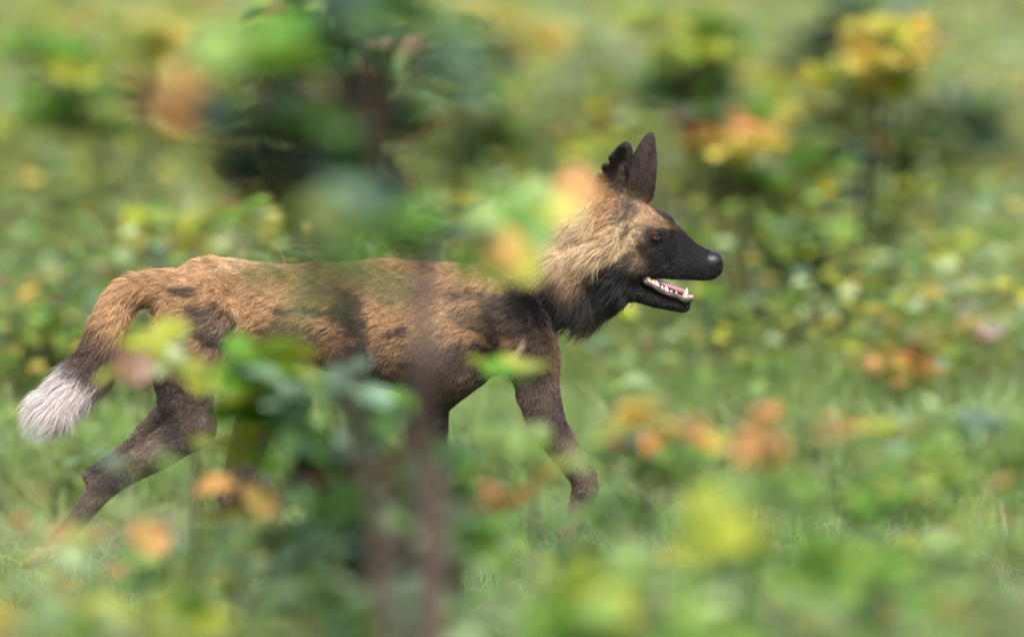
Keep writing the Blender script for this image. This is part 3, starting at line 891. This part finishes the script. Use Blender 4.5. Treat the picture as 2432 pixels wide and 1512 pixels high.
# --- in front of the dog
Y0 = -2.9
shrub('leafy_sapling', foot(975, Y0), [
    S(905, 30, Y0, 190, 60, 26, DK), S(560, 130, Y0 + 0.1, 150, 70, 34, LIME), S(420, 250, Y0 + 0.1, 60, 22, 10, ORG),
    S(640, 290, Y0, 170, 70, 34, [(G1, 2), (G2, 3), (BD, 3)]), S(860, 300, Y0, 130, 70, 30, DK), S(690, 440, Y0, 190, 60, 44, DK),
    S(900, 540, Y0 - 0.3, 190, 55, 38, BLUE), 
    S(790, 620, Y0, 90, 40, 18, [(G2, 2), (G1, 1), (BD, 1)]), S(1010, 150, Y0, 120, 60, 14, [(BG, 2), (G2, 2), (BD, 1)])],
    'tall leafy sapling with dark stems standing in front of the running dog', 'sapling', stems=0, stem_r=0.016, leaf=0.085, bark='bark', single=True, seed=1, cap=300, paths=[
    ([foot(985, Y0), W(1030, 1260, Y0), W(985, 1040, Y0), W(1012, 860, Y0 - 0.04), W(1003, 760, Y0), W(1000, 640, Y0), W(945, 500, Y0), W(880, 300, Y0), W(905, 30, Y0)], 0.024, 0.010),
    ([foot(930, Y0), W(905, 1260, Y0), W(850, 1080, Y0), W(835, 930, Y0), W(808, 760, Y0), W(835, 640, Y0), W(760, 540, Y0), W(690, 420, Y0), W(640, 290, Y0), W(560, 130, Y0)], 0.018, 0.006),
    ([W(1003, 760, Y0), W(1040, 600, -2.6), W(1130, 560, -2.3), W(1210, 525, -2.1), W(1330, 465, -2.0)], 0.010, 0.003)],
    extra=[(1368, 445, -2.0, 0.085, 0.15, OR), (1340, 495, -2.05, 0.06, 2.6, YE), (1195, 590, -2.2, 0.085, 0.1, (0.45, 0.27, 0.06)), (1120, 585, -2.2, 0.075, 2.9, YE), (1240, 630, -2.2, 0.07, -0.4, YG), (1180, 645, -2.2, 0.06, 3.3, G3),
           (1260, 560, -2.15, 0.075, 0.5, G1), (1150, 530, -2.2, 0.075, 2.5, G3), (1300, 500, -2.1, 0.07, 0.9, YG), (1215, 500, -2.15, 0.075, 1.6, G1), (1080, 555, -2.3, 0.07, 2.8, BG), (1270, 460, -2.1, 0.06, 1.2, G3), (1110, 625, -2.25, 0.06, -2.6, G1)])
# the stool it grew from: a dark broken stump
q_ = [W(945, 1740, -1.9), W(950, 1560, -1.9), W(965, 1410, -1.9), W(975, 1330, -1.9), W(985, 1270, -1.9)]
v_, f_ = tube(smoothline(q_, 6), list(np.interp(np.linspace(0, 1, 25), [0, 0.5, 0.85, 1], [0.12, 0.10, 0.070, 0.030])), 18)
r_ = np.random.default_rng(5)
v_ = [Vector(p) + Vector((0.014 * math.sin(p.z * 60 + i), 0.012 * math.sin(i * 2.3), 0.010 * r_.normal())) for i, p in enumerate(v_)]
st = link('tree_stump', mesh('tree_stump', v_, f_, M['bark_dark']))
tag(st, 'dark broken stump at the foot of the leafy sapling', 'stump')

shrub('leafy_shrub', foot(900, -1.75), [
    S(860, 1080, -1.75, 200, 70, 36, DK), S(1010, 1180, -1.75, 150, 60, 34, BLUE), S(740, 1290, -1.75, 220, 60, 44, DK), S(1210, 1195, -1.8, 70, 34, 7, ORG),
    S(700, 1380, -1.7, 180, 60, 36, [(G2, 2), (G1, 2), (BD, 2)]), S(1000, 1480, -2.15, 190, 45, 34, [(G2, 3), (BG, 2), (G1, 1)]), S(900, 1190, -2.0, 140, 50, 22, [(BD, 2), (G2, 2), (BG, 1)]), S(1090, 1290, -2.0, 60, 60, 12, DK), S(780, 960, -1.7, 150, 60, 30, [(G1, 3), (G2, 2), (BG, 2)])],
    'low dark green shrub hiding the dog\'s belly and far legs', 'shrub', stems=5, stem_r=0.012, leaf=0.085, bark='bark_dark', single=True, seed=2)
shrub('leafy_shrub', foot(590, -1.55), [
    S(450, 830, -1.6, 110, 26, 12, [(YE, 1), (YG, 3), (PG, 1)]), S(600, 850, -1.6, 90, 45, 18, [(G1, 2), (YG, 2), (G3, 1)]), S(640, 930, -1.55, 130, 45, 26, LIME), S(310, 835, -1.6, 50, 12, 4, [(YG, 2), (BR, 1)]),
    S(572, 1150, -1.6, 26, 40, 6, ORG), S(585, 1230, -1.6, 40, 26, 7, YEL), S(325, 1255, -1.7, 50, 18, 5, [(RD, 2), (OR, 1)]), S(640, 1050, -1.5, 90, 40, 16, MIX), S(460, 1330, -1.5, 180, 60, 34, [(YG, 3), (G3, 2), (YE, 1), (G1, 2)])],
    'yellow and green shrub growing in front of the dog\'s hind legs', 'shrub', stems=5, stem_r=0.007, leaf=0.080, single=True, seed=3)
shrub('leafy_shrub', foot(1290, -1.6), [S(1245, 890, -1.6, 52, 34, 6, [(G1, 2), (YG, 2), (YE, 1)]), S(1265, 1010, -1.58, 30, 20, 3, MIX), S(1400, 1235, -1.62, 80, 60, 20, MIX), S(1340, 1330, -1.55, 170, 60, 26, MIX)],
    'thin sapling with bright green leaves over the dog\'s reaching foreleg', 'sapling', stems=2, stem_r=0.005, leaf=0.075, single=True, seed=4)
shrub('leafy_shrub', foot(1700, -3.0), [
    S(1270, 1420, -3.0, 140, 70, 18, LIME), S(1660, 1260, -3.0, 70, 50, 8, LIME), S(1820, 1130, -3.1, 60, 60, 7, [(G3, 3), (G1, 1)]), S(1900, 1330, -3.0, 150, 70, 18, LIME), S(1550, 1400, -3.0, 160, 60, 16, [(G3, 2), (BG, 1)]), S(1650, 1520, -3.0, 400, 50, 26, LIME)],
    'low bright green shrub, blurred, in the grass ahead of the dog\'s chest', 'shrub', stems=5, stem_r=0.006, leaf=0.085, single=True, seed=5)
shrub('leafy_shrub', foot(120, -2.4), [S(60, 1460, -2.4, 160, 50, 18, [(YE, 2), (YG, 3), (G3, 1)]), S(300, 1480, -2.4, 140, 40, 14, [(YG, 2), (G1, 2)])],
    'low yellow green shrub below the dog\'s raised hind paw', 'shrub', stems=3, stem_r=0.006, leaf=0.075, single=True, seed=6)

# --- behind the dog
BGS = [
    # px, y, sprays [(px, py, rx, ry, n, palette)], label
    (330, 4.2, [(130, 140, 130, 60, 60, LIME), (360, 110, 110, 45, 40, YEL), (330, 260, 190, 70, 80, MIX), (80, 260, 120, 70, 50, LIME)], 'green shrub with a yellow crown behind and above the dog\'s rump'),
    (100, 8.5, [(60, 60, 220, 80, 110, MIX), (330, 40, 150, 50, 60, [(YE, 2), (OR, 1), (PG, 3)]), (100, 330, 220, 50, 70, [(BG, 2), (G2, 2), (G3, 1)])], 'tall mixed green shrub with pale yellow tops far behind the dog\'s tail'),
    (760, 3.0, [(780, 60, 220, 80, 180, [(BD, 4), (BR, 2), (G2, 1)]), (700, 320, 220, 90, 200, [(BD, 3), (BR, 2), (G2, 2)]), (820, 480, 220, 80, 180, [(BD, 3), (BR, 2)]), (840, 200, 200, 120, 240, [(BD, 4), (BR, 3), (G2, 1)])], 'dark thicket behind the tall sapling'),  # leaf palette itself is dark green and brown
    (1130, 4.8, [(1120, 170, 140, 80, 70, BLUE), (1240, 60, 130, 50, 50, [(YG, 2), (YE, 1), (PG, 2)]), (1120, 330, 130, 60, 50, MIX), (1180, 440, 120, 40, 36, LIME)], 'blue green shrub behind the dog\'s back, between thicket and ears'),
    (1560, 4.0, [(1500, 80, 180, 60, 80, LIME), (1700, 90, 170, 60, 70, [(BG, 2), (PG, 2), (G1, 1)]), (1600, 210, 200, 60, 90, MIX), (1450, 300, 140, 50, 50, [(YG, 3), (PG, 2), (BR, 1)]), (1720, 230, 150, 60, 60, [(G1, 3), (G2, 2)])], 'leafy light green shrub above the dog\'s ears and forehead'),
    (1800, 3.0, [(1780, 330, 190, 40, 70, [(YE, 2), (OR, 1), (YG, 2)]), (1700, 410, 170, 36, 50, [(YG, 3), (PG, 2), (BG, 1)]), (1840, 470, 180, 40, 60, LIME), (1660, 270, 110, 30, 24, [(BR, 3), (G2, 1)]), (1950, 400, 120, 60, 40, MIX)], 'yellowing shrub with thin level sprays before the dog\'s forehead'),
    (2120, 3.2, [(2160, 95, 110, 50, 60, [(YE, 5), (YG, 3)]), (2080, 190, 150, 40, 60, [(YE, 3), (YG, 2), (PG, 2)]), (1980, 270, 150, 36, 40, [(YE, 2), (YG, 2), (G3, 2)])], 'bright yellow leafed shrub in front of the dark green bush'),
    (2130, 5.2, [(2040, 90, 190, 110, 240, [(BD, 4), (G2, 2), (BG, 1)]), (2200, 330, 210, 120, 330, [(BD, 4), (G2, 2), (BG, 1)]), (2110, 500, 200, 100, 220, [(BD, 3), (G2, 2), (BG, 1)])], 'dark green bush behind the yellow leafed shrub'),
    (2380, 9.0, [(2360, 200, 150, 110, 80, [(PG, 3), (G3, 3), (YE, 1)]), (2370, 420, 150, 120, 80, [(G3, 3), (BG, 2)])], 'soft pale green shrub beyond the dark green bush'),
    (1930, 3.2, [(1960, 560, 200, 40, 60, [(G3, 3), (YG, 2), (BG, 1)]), (2080, 640, 180, 50, 70, [(BG, 3), (G1, 2), (PG, 1)]), (1850, 620, 130, 40, 36, [(PG, 2), (BG, 2)]), (2150, 720, 170, 40, 50, LIME)], 'light green shrub straight ahead of the dog\'s nose'),
    (1760, 2.9, [(1790, 750, 120, 36, 36, [(BR, 2), (G2, 2), (BD, 1)]), (1720, 860, 150, 50, 50, [(BR, 3), (G2, 2), (PK, 1)]), (1560, 880, 140, 50, 40, [(G3, 2), (BG, 2), (PG, 1)])], 'brown twiggy shrub below and ahead of the dog\'s jaw'),
    (2230, 2.5, [(2120, 840, 120, 30, 30, ORG), (2280, 820, 130, 30, 24, [(YE, 2), (OR, 1), (G3, 1)]), (2050, 900, 160, 30, 40, [(OR, 2), (BR, 2), (G1, 1)]), (2180, 950, 180, 36, 50, LIME), (2300, 770, 60, 14, 8, [(PK, 1)])], 'orange and green shrub with a pale pink tip ahead of the dog'),
    (2000, -1.9, [(1900, 1030, 160, 40, 40, [(OR, 2), (BR, 1), (G1, 2)]), (2100, 1060, 190, 50, 60, MIX), (2300, 1040, 150, 50, 50, BLUE), (2010, 1170, 180, 50, 50, [(G2, 2), (G1, 2), (OR, 1)]), (2260, 1180, 160, 46, 40, [(G1, 2), (OR, 1), (YE, 1)])], 'low shrub of green leaves flecked with orange ahead of the forelegs'),
    (1590, -1.7, [(1560, 1000, 120, 40, 30, [(YE, 2), (OR, 2), (G3, 2)]), (1520, 1100, 140, 40, 40, MIX), (1640, 1100, 120, 50, 36, [(OR, 1), (G3, 3), (PG, 1)])], 'small yellow and orange shrub behind the reaching foreleg'),
    (2330, -2.2, [(2330, 1320, 160, 60, 50, [(G3, 2), (PG, 2), (G1, 1)]), (2150, 1380, 170, 50, 44, MIX), (2350, 1450, 140, 50, 36, [(PG, 3), (PK, 1), (G3, 1)])], 'pale low shrub in the grass far ahead of the forelegs'),
    (60, 2.6, [(60, 740, 140, 40, 50, [(G1, 3), (BG, 2)]), (130, 800, 130, 30, 36, [(G2, 2), (G1, 2)]), (30, 880, 90, 24, 14, YEL)], 'green shrub just behind the curve of the dog\'s tail'),
    (430, 2.8, [(430, 590, 100, 30, 18, [(YE, 1), (OR, 2), (YG, 1)]), (480, 520, 130, 36, 30, LIME)], 'small orange topped shrub rising behind the dog\'s hips'),
    (150, 1.7, [(120, 1080, 180, 50, 44, [(G3, 2), (BG, 1), (YG, 1)]), (330, 1060, 130, 36, 26, LIME), (60, 1020, 130, 40, 26, [(G3, 2), (PG, 1)])], 'light green shrub behind the dog\'s stretched hind leg'),
    (1420, 6.2, [(1380, 120, 170, 80, 70, [(YE, 1), (G3, 3), (PG, 2)]), (1400, 290, 160, 60, 60, [(PG, 3), (G3, 2)]), (1330, 420, 150, 50, 50, [(PG, 3), (BG, 2)])], 'pale leafed shrub behind the two dark ears'),
    (220, 12.0, [(150, 430, 260, 70, 90, [(PG, 4), (G3, 2)]), (260, 540, 250, 60, 80, [(PG, 3), (G3, 3)]), (200, 320, 260, 60, 80, [(PG, 2), (BG, 2), (G3, 2)])], 'broad pale grey green shrub in the open grass behind the dog\'s tail'),
    (2250, 13.0, [(2250, 520, 220, 90, 90, [(PG, 2), (G3, 3), (G1, 1)]), (2330, 650, 180, 60, 60, [(G3, 3), (BG, 2)])], 'broad soft green shrub in the open grass beyond the dog\'s nose'),
]
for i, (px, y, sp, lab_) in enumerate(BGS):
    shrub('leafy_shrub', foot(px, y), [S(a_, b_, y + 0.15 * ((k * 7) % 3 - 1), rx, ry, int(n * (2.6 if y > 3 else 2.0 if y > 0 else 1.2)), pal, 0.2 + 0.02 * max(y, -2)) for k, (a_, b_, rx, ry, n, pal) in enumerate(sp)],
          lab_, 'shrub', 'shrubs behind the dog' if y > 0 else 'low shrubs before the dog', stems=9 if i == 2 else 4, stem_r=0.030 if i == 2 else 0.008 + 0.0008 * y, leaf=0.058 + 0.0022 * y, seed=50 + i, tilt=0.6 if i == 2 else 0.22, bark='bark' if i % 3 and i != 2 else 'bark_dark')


# ------------------------------------------------------------------ low leafy plants that fill the ground between the shrubs
def undergrowth(n, y0, y1, h0, h1, leaf, per, seed):
    r = np.random.default_rng(seed)
    y = y0 + (y1 - y0) * r.random(n) ** 1.3; x = r.uniform(-1, 1, n) * 1.65 * (y + 10) / 10
    if y1 < 0: x = np.where(np.abs(x + 0.16) < 0.22, x + 0.5, x)
    pal = [(G1, 3), (G3, 5), (BG, 3.5), (PG, 5), (YG, 4), (G2, 2), (BD, 1), (YE, 1.5), (OR, 0.7), (BR, 1.2), (PK, 0.25)]
    hue = pick(pal, n, r)
    H = r.uniform(h0, h1, n)
    k = np.repeat(np.arange(n), per); N_ = len(k)
    lv = r.random(N_) ** 0.6
    rad = (0.04 + 0.22 * r.random(N_)) * (0.5 + H[k])
    an = r.uniform(0, 6.283, N_)
    P = np.stack([x[k] + rad * 2.2 * np.cos(an), y[k] + rad * np.sin(an), gz(x[k], y[k]) + H[k] * (0.55 + 0.45 * np.round(lv * 3) / 3) + 0.01 * r.normal(size=N_)], 1)
    fw, sd_, nr = frames(N_, r, 0.24, an)
    sz = leaf * r.uniform(0.6, 1.3, N_) * (0.7 + 0.02 * (y[k] + 10))
    col = np.where((r.random(N_) < 0.8)[:, None], hue[k], pick(pal, N_, r)) * r.uniform(0.75, 1.25, N_)[:, None]
    V = P[:, None] + sz[:, None, None] * (LV[None, :, :1] * fw[:, None] + LV[None, :, 1:2] * sd_[:, None] * RND.uniform(0.45, 1.25, (len(P), 1, 1)) + LV[None, :, 2:] * nr[:, None])
    F = (np.arange(N_)[:, None, None] * len(LV) + LF[None]).reshape(-1, 3)
    return V.reshape(-1, 3), F, uneven(col, N_)
pp_ = [undergrowth(520, 2.0, 5.5, 0.08, 0.60, 0.05, 26, 71), undergrowth(62, -2.8, -1.8, 0.34, 0.60, 0.050, 16, 76), undergrowth(130, -3.2, -2.0, 0.22, 0.48, 0.050, 16, 74), undergrowth(190, -2.0, -1.2, 0.08, 0.32, 0.050, 18, 75), undergrowth(1250, 5.0, 14.0, 0.15, 0.95, 0.06, 30, 72), undergrowth(620, 14.0, 46.0, 0.4, 1.1, 0.11, 26, 73)]
off = 0; Vg, Fg, Cg = [], [], []
for v_, f_, c_ in pp_:
    Vg.append(v_); Fg.append(f_ + off); Cg.append(c_); off += len(v_)
g = link('undergrowth', mesh('undergrowth', np.concatenate(Vg), np.concatenate(Fg), M['foliage'], True, np.concatenate(Cg)))
tag(g, 'low leafy undergrowth of mixed green, yellow and rust leaves in the grass', 'undergrowth', kind='stuff')
